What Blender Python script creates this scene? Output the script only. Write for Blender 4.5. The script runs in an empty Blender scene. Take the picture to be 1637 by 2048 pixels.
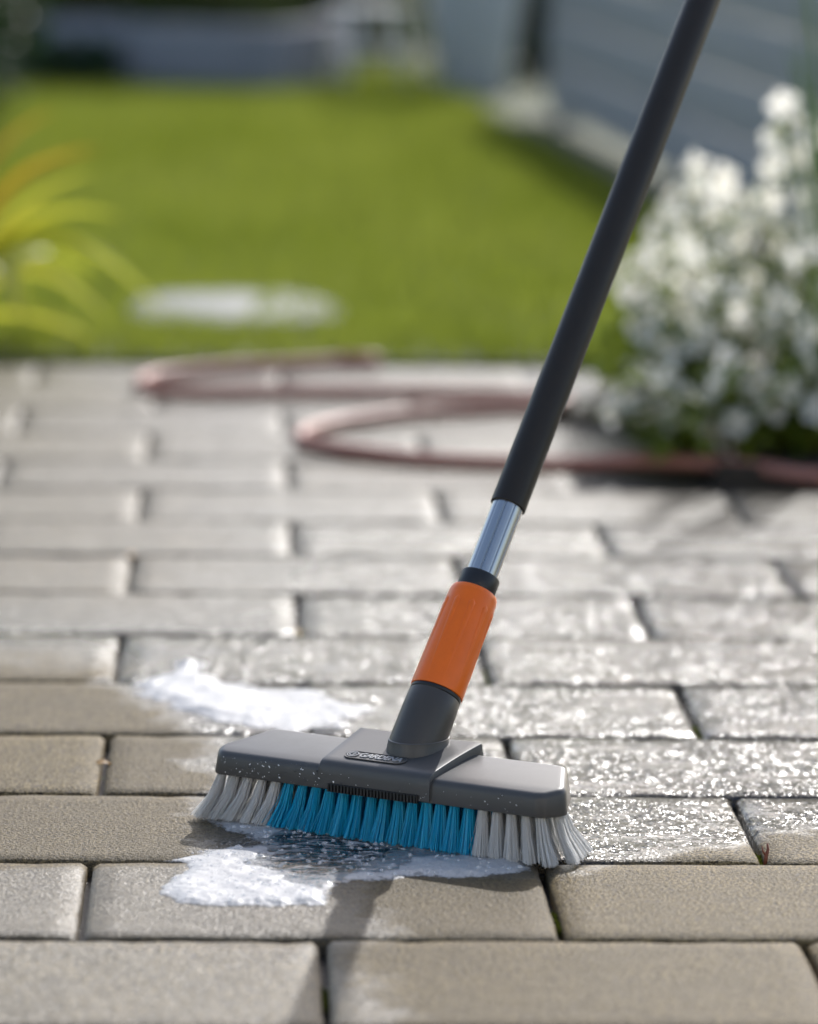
import bpy, bmesh, math, random
import numpy as np
from mathutils import Vector, Matrix, noise

random.seed(7)
rng = np.random.default_rng(7)
sc = bpy.context.scene
col = sc.collection
R = math.radians

# ------------------------------------------------------------------ camera
cam_d = bpy.data.cameras.new('camera')
cam = bpy.data.objects.new('camera', cam_d)
col.objects.link(cam)
cr = Vector((0.99917277, -0.03845481, 0.01322888))
cu = Vector((-0.00693061, 0.15951923, 0.98717049))
cf = Vector((0.04007171, 0.98644556, -0.15912076))
CAM = Vector((-0.0563, -2.6307, 0.6929))
cam.matrix_world = Matrix(((cr.x, cu.x, -cf.x, CAM.x), (cr.y, cu.y, -cf.y, CAM.y), (cr.z, cu.z, -cf.z, CAM.z), (0, 0, 0, 1)))
cam_d.sensor_fit = 'VERTICAL'
cam_d.sensor_height = 36
cam_d.lens = 153.47
cam_d.clip_start = 0.05
cam_d.clip_end = 2000
cam_d.dof.use_dof = True
cam_d.dof.focus_distance = 2.96
cam_d.dof.aperture_fstop = 4.1
sc.camera = cam

# ------------------------------------------------------------------ sky and sun
SUN_EL, SUN_AZ = 34.0, 21.0          # degrees; azimuth to the right of straight behind the broom
w = bpy.data.worlds.new('World')
sc.world = w
w.use_nodes = True
wn, wl = w.node_tree.nodes, w.node_tree.links
bg = wn['Background']
sky = wn.new('ShaderNodeTexSky')
sky.sky_type = 'NISHITA'
sky.sun_disc = False
sky.sun_elevation = R(SUN_EL)
sky.sun_rotation = R(SUN_AZ)
sky.ozone_density = 0.0
sky.dust_density = 1.5
sky.air_density = 0.9
wl.new(sky.outputs[0], bg.inputs['Color'])
bg.inputs['Strength'].default_value = 0.15
sd = bpy.data.lights.new('sun', 'SUN')
sd.energy = 3.2
sd.angle = R(0.55)
sd.color = (1.0, 0.985, 0.965)
sun = bpy.data.objects.new('sun', sd)
col.objects.link(sun)
sdir = Vector((math.sin(R(SUN_AZ)) * math.cos(R(SUN_EL)), math.cos(R(SUN_AZ)) * math.cos(R(SUN_EL)), math.sin(R(SUN_EL))))
sun.rotation_euler = sdir.to_track_quat('Z', 'Y').to_euler()
sun.location = sdir * 20

vs = sc.view_settings
vs.view_transform = 'Standard'
vs.look = 'None'
vs.exposure = 0.60
vs.gamma = 1
sc.render.engine = 'CYCLES'
sc.cycles.use_denoising = True
sc.cycles.max_bounces = 8
sc.cycles.transparent_max_bounces = 12
sc.cycles.sample_clamp_indirect = 6

# ------------------------------------------------------------------ helpers
class MB:
    def __init__(s): s.v = []; s.f = []; s.m = []
    def add(s, vs, fs, mi=0):
        o = len(s.v)
        s.v += [tuple(v) for v in vs]
        s.f += [tuple(i + o for i in f) for f in fs]
        s.m += [mi] * len(fs)
    def box(s, x0, x1, y0, y1, z0, z1, M=None, mi=0):
        vs = [Vector(p) for p in ((x0, y0, z0), (x1, y0, z0), (x1, y1, z0), (x0, y1, z0), (x0, y0, z1), (x1, y0, z1), (x1, y1, z1), (x0, y1, z1))]
        if M: vs = [M @ v for v in vs]
        s.add(vs, [(0, 3, 2, 1), (4, 5, 6, 7), (0, 1, 5, 4), (1, 2, 6, 5), (2, 3, 7, 6), (3, 0, 4, 7)], mi)
    def tube(s, pts, rad, n=10, caps=True, mi=0):
        pts = [Vector(p) for p in pts]
        if not hasattr(rad, '__len__'): rad = [rad] * len(pts)
        prev = None; rings = []
        for i, p in enumerate(pts):
            t = (pts[min(i + 1, len(pts) - 1)] - pts[max(i - 1, 0)]).normalized()
            if prev is None:
                a = t.cross(Vector((0, 0, 1)))
                if a.length < 1e-3: a = t.cross(Vector((1, 0, 0)))
                a.normalize()
            else:
                a = (prev - t * prev.dot(t)).normalized()
            prev = a
            b = t.cross(a)
            rings.append([p + (a * math.cos(2 * math.pi * k / n) + b * math.sin(2 * math.pi * k / n)) * rad[i] for k in range(n)])
        vs = [v for r in rings for v in r]
        fs = []
        for i in range(len(pts) - 1):
            for k in range(n):
                k2 = (k + 1) % n
                fs.append((i * n + k, i * n + k2, (i + 1) * n + k2, (i + 1) * n + k))
        if caps:
            fs.append(tuple(range(n))[::-1]); fs.append(tuple((len(pts) - 1) * n + k for k in range(n)))
        s.add(vs, fs, mi)
    def lathe(s, prof, n=32, M=None, mi=0):
        vs = []; fs = []
        for r, z in prof:
            for k in range(n):
                v = Vector((r * math.cos(2 * math.pi * k / n), r * math.sin(2 * math.pi * k / n), z))
                vs.append(M @ v if M else v)
        for i in range(len(prof) - 1):
            for k in range(n):
                k2 = (k + 1) % n
                fs.append((i * n + k, i * n + k2, (i + 1) * n + k2, (i + 1) * n + k))
        s.add(vs, fs, mi)
    def mesh(s, name, mats, smooth=False):
        me = bpy.data.meshes.new(name)
        me.from_pydata(s.v, [], s.f)
        for m in (mats if isinstance(mats, (list, tuple)) else [mats]): me.materials.append(m)
        if any(s.m): me.polygons.foreach_set('material_index', s.m)
        if smooth: me.shade_smooth()
        me.update()
        return me
    def build(s, name, mats, parent=None, smooth=False):
        return link(name, s.mesh(name, mats, smooth), parent)

def link(name, me, parent=None):
    o = bpy.data.objects.new(name, me)
    col.objects.link(o)
    if parent: o.parent = parent
    return o
def tag(o, label=None, cat=None, group=None, kind=None):
    if label: o['label'] = label
    if cat: o['category'] = cat
    if group: o['group'] = group
    if kind: o['kind'] = kind
    return o
def thing(name, label, cat, loc=(0, 0, 0), rz=0, group=None):
    o = bpy.data.objects.new(name, None)
    col.objects.link(o)
    o.location = loc; o.rotation_euler = (0, 0, rz)
    o.empty_display_size = 0.05
    return tag(o, label, cat, group)
def sharp(o, ang=35):
    o.data.shade_smooth()
    o.data.set_sharp_from_angle(angle=R(ang))
    return o
def bevel(o, wid=0.001, seg=2, ang=30):
    bm = bmesh.new(); bm.from_mesh(o.data)
    es = [e for e in bm.edges if len(e.link_faces) == 2 and e.calc_face_angle(0) > R(ang)]
    bmesh.ops.bevel(bm, geom=es, offset=wid, segments=seg, affect='EDGES', profile=0.6, clamp_overlap=True)
    bm.to_mesh(o.data); bm.free()
    return sharp(o, 50)

# ------------------------------------------------------------------ materials
class NT:
    def __init__(s, name):
        s.mat = bpy.data.materials.new(name); s.mat.use_nodes = True
        s.n = s.mat.node_tree.nodes; s.l = s.mat.node_tree.links
        s.b = s.n['Principled BSDF']; s.out = s.n['Material Output']
    def set(s, **k):
        for a, v in k.items():
            a = a.replace('_', ' ')
            s.put(s.b.inputs[a], v)
        return s
    def put(s, sock, v):
        if hasattr(v, 'is_output'): s.l.new(v, sock)
        elif isinstance(v, tuple) and len(v) == 3 and sock.type == 'RGBA': sock.default_value = (*v, 1)
        else: sock.default_value = v
    def node(s, t, **k):
        nd = s.n.new(t)
        for a, v in k.items(): setattr(nd, a, v)
        return nd
    def m(s, op, a, b=0.0, c=None, clamp=False):
        nd = s.n.new('ShaderNodeMath'); nd.operation = op; nd.use_clamp = clamp
        s.put(nd.inputs[0], a); s.put(nd.inputs[1], b)
        if c is not None: s.put(nd.inputs[2], c)
        return nd.outputs[0]
    def step(s, x, lo, hi):
        nd = s.n.new('ShaderNodeMapRange'); nd.interpolation_type = 'SMOOTHSTEP'
        s.put(nd.inputs[0], x); nd.inputs[1].default_value = lo; nd.inputs[2].default_value = hi
        return nd.outputs[0]
    def mix(s, f, a, b):
        nd = s.n.new('ShaderNodeMix'); nd.data_type = 'RGBA'
        s.put(nd.inputs[0], f); s.put(nd.inputs[6], a); s.put(nd.inputs[7], b)
        return nd.outputs[2]
    def mixf(s, f, a, b):
        nd = s.n.new('ShaderNodeMix'); nd.data_type = 'FLOAT'
        s.put(nd.inputs[0], f); s.put(nd.inputs[2], a); s.put(nd.inputs[3], b)
        return nd.outputs[0]
    def noise(s, vec, scale, detail=2.0, rough=0.5, col=False):
        nd = s.n.new('ShaderNodeTexNoise')
        if vec is not None: s.l.new(vec, nd.inputs['Vector'])
        nd.inputs['Scale'].default_value = scale; nd.inputs['Detail'].default_value = detail; nd.inputs['Roughness'].default_value = rough
        return nd.outputs['Color' if col else 'Fac']
    def voro(s, vec, scale, feature='F1', out='Distance'):
        nd = s.n.new('ShaderNodeTexVoronoi'); nd.feature = feature
        s.l.new(vec, nd.inputs['Vector']); nd.inputs['Scale'].default_value = scale
        return nd.outputs[out]
    def bump(s, h, dist, strength=1.0, nrm=None):
        nd = s.n.new('ShaderNodeBump'); nd.inputs['Distance'].default_value = dist; nd.inputs['Strength'].default_value = strength
        s.l.new(h, nd.inputs['Height'])
        if nrm is not None: s.l.new(nrm, nd.inputs['Normal'])
        return nd.outputs[0]
    def pos(s): return s.n.new('ShaderNodeNewGeometry').outputs['Position']
    def obj(s): return s.n.new('ShaderNodeTexCoord').outputs['Object']
    def scaled(s, vec, sx, sy, sz):
        nd = s.n.new('ShaderNodeMapping'); s.l.new(vec, nd.inputs['Vector']); nd.inputs['Scale'].default_value = (sx, sy, sz)
        return nd.outputs[0]
    def rnd(s): return s.n.new('ShaderNodeObjectInfo').outputs['Random']

def plastic(name, c, rough=0.4, grain=0.00003, gscale=1800, **k):
    t = NT(name); o = t.obj()
    n = t.noise(o, 60, 4, 0.6)
    t.set(Base_Color=t.mix(n, tuple(x * 0.88 for x in c), tuple(min(1, x * 1.12) for x in c)),
          Roughness=t.mixf(t.noise(o, 35, 5, 0.65), rough * 0.8, rough * 1.25), Normal=t.bump(t.noise(o, gscale, 2), grain * 1.0))
    t.set(**k)
    return t.mat
def foliage(name, c1, c2, trans=0.45, rough=0.45, tipc=None, spec=0.4):
    t = NT(name)
    n = t.noise(t.obj(), 9, 3)
    if name == 'lawn_blade':
        n = t.m('ADD', t.m('MULTIPLY', n, 0.35), t.m('MULTIPLY', t.step(t.noise(t.scaled(t.obj(), 2.6, 1.3, 1), 1.0, 4, 0.6), 0.3, 0.7), 0.9))
    f = t.m('ADD', t.m('MULTIPLY', n, 0.7), t.m('MULTIPLY', t.rnd(), 0.4), clamp=True)
    c = t.mix(f, c1, c2)
    t.set(Base_Color=c, Roughness=rough)
    t.b.inputs['Specular IOR Level'].default_value = spec
    tr = t.node('ShaderNodeBsdfTranslucent'); t.l.new(c, tr.inputs['Color'])
    mx = t.node('ShaderNodeMixShader'); mx.inputs[0].default_value = trans
    t.l.new(t.b.outputs[0], mx.inputs[1]); t.l.new(tr.outputs[0], mx.inputs[2]); t.l.new(mx.outputs[0], t.out.inputs['Surface'])
    return t.mat

def paver_material():
    t = NT('wet_concrete_paver')
    p = t.pos()
    sep = t.node('ShaderNodeSeparateXYZ'); t.l.new(p, sep.inputs[0])
    X, Y = sep.outputs[0], sep.outputs[1]
    big = t.noise(p, 9, 3, 0.6)
    wob = t.m('MULTIPLY', t.m('SUBTRACT', big, 0.5), 0.16)
    fine = t.m('MULTIPLY', t.m('SUBTRACT', t.noise(p, 55, 3, 0.6), 0.5), 0.05)
    wob = t.m('ADD', wob, fine)
    # dry patch left of the brush: X below a slanted line, between two depths
    lim = t.m('SUBTRACT', -0.055, t.m('MULTIPLY', t.m('MAXIMUM', t.m('SUBTRACT', Y, 0.52), 0.0), 0.24))
    dl = t.step(t.m('ADD', t.m('SUBTRACT', lim, X), wob), -0.02, 0.035)
    dl = t.m('MULTIPLY', dl, t.step(t.m('ADD', Y, t.m('MULTIPLY', wob, 0.4)), 0.160, 0.190))
    dl = t.m('MULTIPLY', dl, t.m('SUBTRACT', 1.0, t.step(t.m('ADD', Y, t.m('MULTIPLY', wob, 1.6)), 0.80, 1.05)))
    # dry zone in front of the brush and to the right
    lim2 = t.m('ADD', 0.19, t.m('MULTIPLY', t.m('MAXIMUM', t.m('SUBTRACT', X, 0.18), 0.0), 0.75))
    dr = t.step(t.m('ADD', t.m('SUBTRACT', lim2, Y), t.m('MULTIPLY', wob, 0.9)), -0.015, 0.03)
    dr = t.m('MULTIPLY', dr, t.step(t.m('ADD', X, wob), -0.02, 0.05))
    damp = t.m('MULTIPLY', t.step(t.m('SUBTRACT', 0.20, Y), -0.01, 0.01), 0.66)     # damp front left
    dry = t.m('MAXIMUM', t.m('MAXIMUM', dl, dr), damp, clamp=True)
    far = t.m('MULTIPLY', t.step(Y, 1.1, 2.0), 0.50)
    dry = t.m('MAXIMUM', dry, far)
    glint_fade = t.m('MULTIPLY', t.m('MULTIPLY', t.step(t.m('ADD', Y, wob), 0.9, 1.2), t.step(t.m('SUBTRACT', wob, X), -0.12, 0.16)), 0.62)  # weaker sun glint on the far left, put into the dry mask
    dry = t.m('MAXIMUM', dry, glint_fade)
    wet = t.m('SUBTRACT', 1.0, dry)
    g1 = t.noise(p, 400, 2, 0.6)
    g2 = t.noise(p, 900, 1, 0.6)
    grain = t.m('ADD', t.m('MULTIPLY', g1, 0.6), t.m('MULTIPLY', g2, 0.4))
    c = t.mix(t.step(grain, 0.42, 0.59), (0.018, 0.012, 0.006), (0.305, 0.228, 0.112))
    c = t.mix(t.step(t.voro(p, 330, 'F1', 'Color'), 0.80, 0.95), c, (0.10, 0.08, 0.065))
    blot = t.step(t.noise(p, 16, 4, 0.65), 0.35, 0.7)
    c = t.mix(t.m('MULTIPLY', blot, 0.55), c, (0.10, 0.077, 0.043))
    c = t.mix(t.m('MULTIPLY', t.rnd(), 0.55), c, (0.112, 0.09, 0.060))
    dark = t.node('ShaderNodeMix', data_type='RGBA', blend_type='MULTIPLY'); dark.inputs[0].default_value = 1
    t.l.new(c, dark.inputs[6]); dark.inputs[7].default_value = (0.40, 0.43, 0.52, 1)
    t.set(Base_Color=t.mix(wet, c, dark.outputs[2]))
    t.set(Roughness=t.mixf(wet, 0.55, 0.19))
    t.b.inputs['IOR'].default_value = 1.45
    t.put(t.b.inputs['Specular IOR Level'], t.mixf(wet, 0.10, 0.75))
    # relief: grit, water beads and shallow trowel ripples
    rip = t.noise(t.scaled(p, 22, 60, 22), 1.0, 2, 0.6)
    def facets(scale, k):
        nd = t.node('ShaderNodeTexVoronoi'); t.l.new(p, nd.inputs['Vector']); nd.inputs['Scale'].default_value = scale
        sub = t.node('ShaderNodeVectorMath', operation='SUBTRACT'); t.l.new(p, sub.inputs[0])
        t.l.new(nd.outputs['Position'], sub.inputs[1])
        cen = t.node('ShaderNodeVectorMath', operation='SUBTRACT'); t.l.new(nd.outputs['Color'], cen.inputs[0]); cen.inputs[1].default_value = (.5, .5, .5)
        dt = t.node('ShaderNodeVectorMath', operation='DOT_PRODUCT'); t.l.new(sub.outputs[0], dt.inputs[0]); t.l.new(cen.outputs[0], dt.inputs[1])
        return t.m('MULTIPLY', dt.outputs['Value'], k)
    pool = t.m('MULTIPLY', t.step(t.noise(t.scaled(p, 9, 20, 9), 1.0, 3, 0.6), 0.44, 0.60), wet)
    gritw = t.m('SUBTRACT', 1.0, t.m('MULTIPLY', pool, 0.80))
    fac = t.m('ADD', t.m('MULTIPLY', facets(350, 0.95), t.m('MULTIPLY', wet, wet)), t.m('MULTIPLY', facets(780, 0.70), t.mixf(wet, 0.6, 1.0)))
    h = t.m('ADD', t.m('MULTIPLY', g1, t.mixf(wet, 0.00135, 0.00045)), t.m('MULTIPLY', g2, t.mixf(wet, 0.00042, 0.00012)))
    h = t.m('MULTIPLY', t.m('ADD', h, fac), gritw)
    h = t.m('ADD', h, t.m('MULTIPLY', rip, t.mixf(wet, 0.0010, 0.0022)))
    nd = t.node('ShaderNodeBump'); nd.inputs['Distance'].default_value = 1.0; t.l.new(h, nd.inputs['Height'])
    t.l.new(nd.outputs[0], t.b.inputs['Normal'])
    return t.mat

def joint_material():
    t = NT('joint_sand_moss'); p = t.pos()
    n = t.noise(p, 300, 4, 0.7)
    c = t.mix(n, (0.012, 0.009, 0.007), (0.05, 0.038, 0.026))
    moss = t.step(t.noise(p, 26, 3, 0.6), 0.56, 0.66)
    c = t.mix(t.m('MULTIPLY', moss, 0.85), c, (0.05, 0.062, 0.012))
    t.set(Base_Color=c, Roughness=0.5, Normal=t.bump(n, 0.002))
    return t.mat

def foam_material():
    t = NT('soap_foam'); p = t.pos()
    v1 = t.voro(p, 520); v2 = t.voro(p, 1200)
    big = t.voro(p, 230)
    h = t.m('ADD', t.m('ADD', t.m('MULTIPLY', v1, 0.00016), t.m('MULTIPLY', v2, 0.00008)), t.m('MULTIPLY', big, 0.00008))
    at = t.node('ShaderNodeAttribute', attribute_name='thick')
    th = at.outputs['Fac']
    t.set(Base_Color=t.mix(t.step(v1, 0.1, 0.7), (0.41, 0.40, 0.39), (0.50, 0.49, 0.48)), Roughness=0.42, Normal=t.bump(t.m('MULTIPLY', h, -1.0), 1.0))
    t.b.inputs['Specular IOR Level'].default_value = 0.25
    t.b.inputs['Subsurface Weight'].default_value = 0.35
    t.b.inputs['Subsurface Radius'].default_value = (0.004, 0.004, 0.004)
    t.b.inputs['Subsurface Scale'].default_value = 1.0
    a = t.m('ADD', t.m('MULTIPLY', th, 1.25), t.m('MULTIPLY', t.m('SUBTRACT', t.noise(p, 240, 3, 0.7), 0.5), 0.7))
    a = t.m('SUBTRACT', a, t.m('MULTIPLY', t.step(t.voro(p, 330), 0.30, 0.10), 0.32))
    t.set(Alpha=t.step(a, 0.02, 0.50))
    return t.mat

def water_material():
    t = NT('soapy_water'); p = t.pos()
    h = t.m('ADD', t.m('MULTIPLY', t.noise(t.scaled(p, 60, 110, 60), 1.0, 3, 0.55), 0.0045), t.m('MULTIPLY', t.noise(p, 330, 2), 0.0006))
    t.set(Base_Color=(0.93, 0.95, 0.96), Roughness=0.03, IOR=1.33, Transmission_Weight=1.0, Normal=t.bump(h, 1.0))
    return t.mat

def bristle_material(name, c, trans):
    t = NT(name)
    n = t.noise(t.scaled(t.obj(), 900, 900, 30), 1.0, 2)
    cc = t.mix(n, tuple(x * 0.8 for x in c), tuple(min(1, x * 1.15) for x in c))
    t.set(Base_Color=cc, Roughness=0.32)
    tr = t.node('ShaderNodeBsdfTranslucent'); t.l.new(cc, tr.inputs['Color'])
    mx = t.node('ShaderNodeMixShader'); mx.inputs[0].default_value = trans
    t.l.new(t.b.outputs[0], mx.inputs[1]); t.l.new(tr.outputs[0], mx.inputs[2]); t.l.new(mx.outputs[0], t.out.inputs['Surface'])
    return t.mat

def stone(name, c1, c2, scale=20, rough=0.8, bumpd=0.002):
    t = NT(name); o = t.pos()
    n = t.noise(o, scale, 5, 0.65)
    t.set(Base_Color=t.mix(n, c1, c2), Roughness=rough, Normal=t.bump(t.noise(o, scale * 6, 4, 0.6), bumpd))
    return t.mat

def alu_material():
    t = NT('brushed_aluminium')
    o = t.obj()
    st = t.noise(t.scaled(o, 700, 700, 4), 1.0, 3, 0.6)
    t.set(Base_Color=t.mix(st, (0.42, 0.42, 0.42), (0.72, 0.72, 0.71)), Metallic=1.0, Roughness=t.mixf(st, 0.22, 0.36), Normal=t.bump(st, 0.00012))
    return t.mat

M = dict(
    paver=paver_material(), joint=joint_material(), foam=foam_material(), water=water_material(),
    head=plastic('dark_grey_plastic', (0.068, 0.067, 0.065), 0.40),
    neck=plastic('charcoal_plastic', (0.060, 0.054, 0.047), 0.42),
    ring=plastic('black_rubber', (0.018, 0.018, 0.019), 0.4),
    comb=plastic('black_plastic', (0.012, 0.012, 0.012), 0.5),
    orange=plastic('orange_plastic', (0.95, 0.165, 0.006), 0.34),
    pole=plastic('black_powder_coat', (0.028, 0.0235, 0.019), 0.42, 0.00004, 1200, Specular_IOR_Level=0.3),
    letter=plastic('raised_grey_lettering', (0.30, 0.30, 0.30), 0.4),
    alu=alu_material(),
    white_b=bristle_material('white_nylon', (0.97, 0.965, 0.94), 0.58),
    blue_b=bristle_material('blue_nylon', (0.030, 0.62, 0.86), 0.5),
    hose=plastic('terracotta_hose_rubber', (0.40, 0.17, 0.125), 0.5),
    grass=foliage('lawn_blade', (0.175, 0.225, 0.016), (0.27, 0.31, 0.045), 0.5, 0.5, spec=0.25),
    soil=stone('dark_soil', (0.02, 0.015, 0.01), (0.06, 0.045, 0.03), 30),
    turf=stone('turf_soil', (0.035, 0.05, 0.01), (0.07, 0.085, 0.02), 30),
    slab=stone('pale_stone', (0.05, 0.06, 0.03), (0.25, 0.25, 0.235), 11, 0.6),
    gravel=stone('grey_gravel', (0.06, 0.057, 0.056), (0.14, 0.132, 0.128), 60, 0.8, 0.01),
    fence=stone('grey_stained_wood', (0.28, 0.28, 0.295), (0.42, 0.42, 0.435), 25, 0.6),
    bed=stone('slate_bed', (0.20, 0.20, 0.23), (0.32, 0.32, 0.36), 15, 0.7),
    pot=stone('pale_blue_glaze', (0.44, 0.46, 0.50), (0.52, 0.54, 0.58), 8, 0.3),
    white_metal=plastic('white_painted_metal', (0.72, 0.72, 0.70), 0.4),
    petal=foliage('white_petal', (0.93, 0.88, 0.74), (0.98, 0.97, 0.94), 0.6, 0.5),
    centre=plastic('yellow_flower_centre', (0.55, 0.38, 0.05), 0.7),
    stem=foliage('green_stem', (0.06, 0.12, 0.015), (0.10, 0.17, 0.03), 0.3, 0.45),
    leaf=foliage('garden_leaf', (0.13, 0.19, 0.012), (0.30, 0.36, 0.05), 0.5, 0.4),
    strap=foliage('yellow_green_strap_leaf', (0.42, 0.46, 0.02), (0.72, 0.68, 0.10), 0.5, 0.3, spec=0.6),
    strap_o=foliage('amber_strap_leaf', (0.42, 0.24, 0.02), (0.48, 0.32, 0.03), 0.5, 0.35),
    hedge=foliage('hedge_leaf', (0.03, 0.055, 0.008), (0.075, 0.10, 0.015), 0.35, 0.5),
    olive=foliage('olive_shrub_leaf', (0.06, 0.075, 0.008), (0.12, 0.13, 0.015), 0.4, 0.5),
    dark_leaf=foliage('dark_evergreen_leaf', (0.014, 0.04, 0.012), (0.035, 0.075, 0.02), 0.25, 0.5),
    bark=stone('brown_bark', (0.035, 0.025, 0.016), (0.09, 0.065, 0.045), 40, 0.9),
    render=stone('pale_house_render', (0.66, 0.64, 0.60), (0.74, 0.72, 0.68), 12, 0.9),
    glass=plastic('dark_window_glass', (0.03, 0.035, 0.04), 0.08),
    moss=foliage('moss', (0.05, 0.07, 0.008), (0.11, 0.12, 0.015), 0.3, 0.7),
    dead=foliage('dead_leaf', (0.30, 0.14, 0.03), (0.42, 0.26, 0.05), 0.4, 0.5),
    twig=plastic('red_brown_twig', (0.20, 0.06, 0.03), 0.6),
)
t = NT('clear_drop'); t.set(Base_Color=(1, 1, 1), Roughness=0.0, IOR=1.33, Transmission_Weight=1.0); M['drop'] = t.mat
t = NT('bubble_film'); t.set(Base_Color=(0.9, 0.9, 0.92), Roughness=0.06, Alpha=0.28); M['bubble'] = t.mat
M['fleck'] = plastic('foam_fleck', (0.75, 0.76, 0.78), 0.4)

# ------------------------------------------------------------------ ground and paving
mb = MB(); mb.add([(-300, -300, -.06), (300, -300, -.06), (300, 300, -.06), (-300, 300, -.06)], [(0, 1, 2, 3)])
tag(mb.build('ground', M['turf']), kind='structure')

BW, BP, GAP, CH = 0.30, 0.20, 0.0048, 0.0044
mb = MB(); mb.add([(-2.2, -1.4, -.012), (1.6, -1.4, -.012), (1.6, 2.9, -.012), (-2.2, 2.9, -.012)], [(0, 1, 2, 3)])
paving = tag(mb.build('paving', M['joint']), kind='structure')

def paver_mesh(seed, x0f=0.0, x1f=1.0):
    rr = random.Random(seed)
    L, D = BW * (x1f - x0f) - GAP, BP - GAP
    n, m = 18, 10
    xs = [0, CH * .35, CH] + [CH + (L - 2 * CH) * i / n for i in range(1, n)] + [L - CH, L - CH * .35, L]
    CY = .0022
    ys = [0, CY * .35, CY] + [CY + (D - 2 * CY) * i / m for i in range(1, m)] + [D - CY, D - CY * .35, D]
    def prof(d, CC=CH):   # rounded arris
        if d >= CC: return 0.0
        q = 1 - d / CC
        return -0.0030 * q ** 1.2
    vs = []
    off = Vector((rr.uniform(0, 50), rr.uniform(0, 50), 0))
    for j, y in enumerate(ys):
        for i, x in enumerate(xs):
            d = min(x, L - x, y, D - y)
            z = prof(min(x, L - x)) + prof(min(y, D - y), CY)
            q = Vector((x, y, 0)) * 22 + off
            e = noise.noise(q)
            z += 0.0006 * e
            if d < CH: 
                z -= max(0, noise.noise(Vector((x, y, 0)) * 75 + off)) * 0.0016
                wx = noise.noise(Vector((x * 60, y * 60, 3)) + off) * 0.0009
                wy = noise.noise(Vector((x * 60, y * 60, 9)) + off) * 0.0009
            else: wx = wy = 0
            vs.append((x - L / 2 + wx, y - D / 2 + wy, z))
    nx, ny = len(xs), len(ys)
    fs = [(j * nx + i, j * nx + i + 1, (j + 1) * nx + i + 1, (j + 1) * nx + i) for j in range(ny - 1) for i in range(nx - 1)]
    border = [i for i in range(nx)] + [j * nx + nx - 1 for j in range(1, ny)] + [(ny - 1) * nx + i for i in range(nx - 2, -1, -1)] + [j * nx for j in range(ny - 2, 0, -1)]
    base = len(vs)
    for b in border:
        x, y, z = vs[b]; vs.append((x, y, -0.05))
    nb = len(border)
    for k in range(nb): fs.append((border[k], base + k, base + (k + 1) % nb, border[(k + 1) % nb]))
    mb = MB(); mb.add(vs, fs)
    return mb.mesh('paver', M['paver'], True)
meshes = [paver_mesh(i) for i in range(9)]
for row in range(-6, 14):
    y = (row + .5) * BP
    shift = BW / 2 if row % 2 else 0.0
    for k in range(-6, 5):
        x = k * BW + shift
        if x < -1.6 or x > 1.35: continue
        if y > 1.9 and x > 0.30: continue       # flower bed takes over beyond here
        if y > 2.0 and x + BW / 2 > 0.55: continue
        o = link('paver', random.choice(meshes), paving)
        o.location = (x, y, random.uniform(-.0008, .0006))
        o.rotation_euler = (random.uniform(-.003, .003), random.uniform(-.002, .002), random.uniform(-.002, .002) + (math.pi if random.random() < .5 else 0))

# flower bed soil, lawn soil, gravel margin
def sheet(name, pts, z, mat, thick=.05):
    n = len(pts)
    vs = [(x, y, z) for x, y in pts] + [(x, y, z - thick) for x, y in pts]
    mb = MB(); mb.add(vs, [tuple(range(n))] + [(k, k + n, (k + 1) % n + n, (k + 1) % n) for k in range(n)])
    return tag(mb.build(name, mat), kind='structure')
sheet('flower_bed_soil', [(.455, 1.915), (1.6, 1.915), (1.6, 3.0), (.47, 3.0), (.455, 2.4)], .012, M['soil'])
sheet('lawn_soil', [(-6, 2.9), (.45, 2.9), (.47, 3.0), (1.6, 3.0), (1.6, 12), (-6, 12)], -.006, M['turf'])

# grass blades
def grass(n, x0, x1, y0, y1, hmin, hmax, wid, keep=None, z=-.006):
    x = rng.uniform(x0, x1, n); y = rng.uniform(y0, y1, n)
    if keep is not None:
        k = keep(x, y); x, y = x[k], y[k]; n = len(x)
    a = rng.uniform(0, 2 * np.pi, n); h = rng.uniform(hmin, hmax, n); b = rng.uniform(0, 2 * np.pi, n)
    lean = h * rng.uniform(.1, .65, n)
    dx, dy = np.cos(a) * wid / 2, np.sin(a) * wid / 2
    lx, ly = np.cos(b) * lean, np.sin(b) * lean
    V = np.zeros((n, 5, 3))
    V[:, 0] = np.stack([x - dx, y - dy, np.full(n, z)], 1); V[:, 1] = np.stack([x + dx, y + dy, np.full(n, z)], 1)
    V[:, 2] = np.stack([x - dx * .8 + lx * .35, y - dy * .8 + ly * .35, z + h * .6], 1)
    V[:, 3] = np.stack([x + dx * .8 + lx * .35, y + dy * .8 + ly * .35, z + h * .6], 1)
    V[:, 4] = np.stack([x + lx, y + ly, z + h], 1)
    base = np.arange(n)[:, None] * 5
    q = (base + np.array([[0, 1, 3, 2]])); tr = (base + np.array([[2, 3, 4]]))
    loops = np.concatenate([q, tr], 1).ravel()
    st = (np.arange(n)[:, None] * 7 + np.array([[0, 4]])).ravel(); tot = np.tile([4, 3], n)
    me = bpy.data.meshes.new('lawn_grass')
    me.vertices.add(n * 5); me.vertices.foreach_set('co', V.ravel().astype(np.float32))
    me.loops.add(n * 7); me.loops.foreach_set('vertex_index', loops.astype(np.int32))
    me.polygons.add(n * 2); me.polygons.foreach_set('loop_start', st.astype(np.int32))
    me.update(calc_edges=True); me.materials.append(M['grass'])
    return me
fence_x = lambda y: .61 + (8 - y) * .0677
slab_c = (-.06, 3.36)
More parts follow.
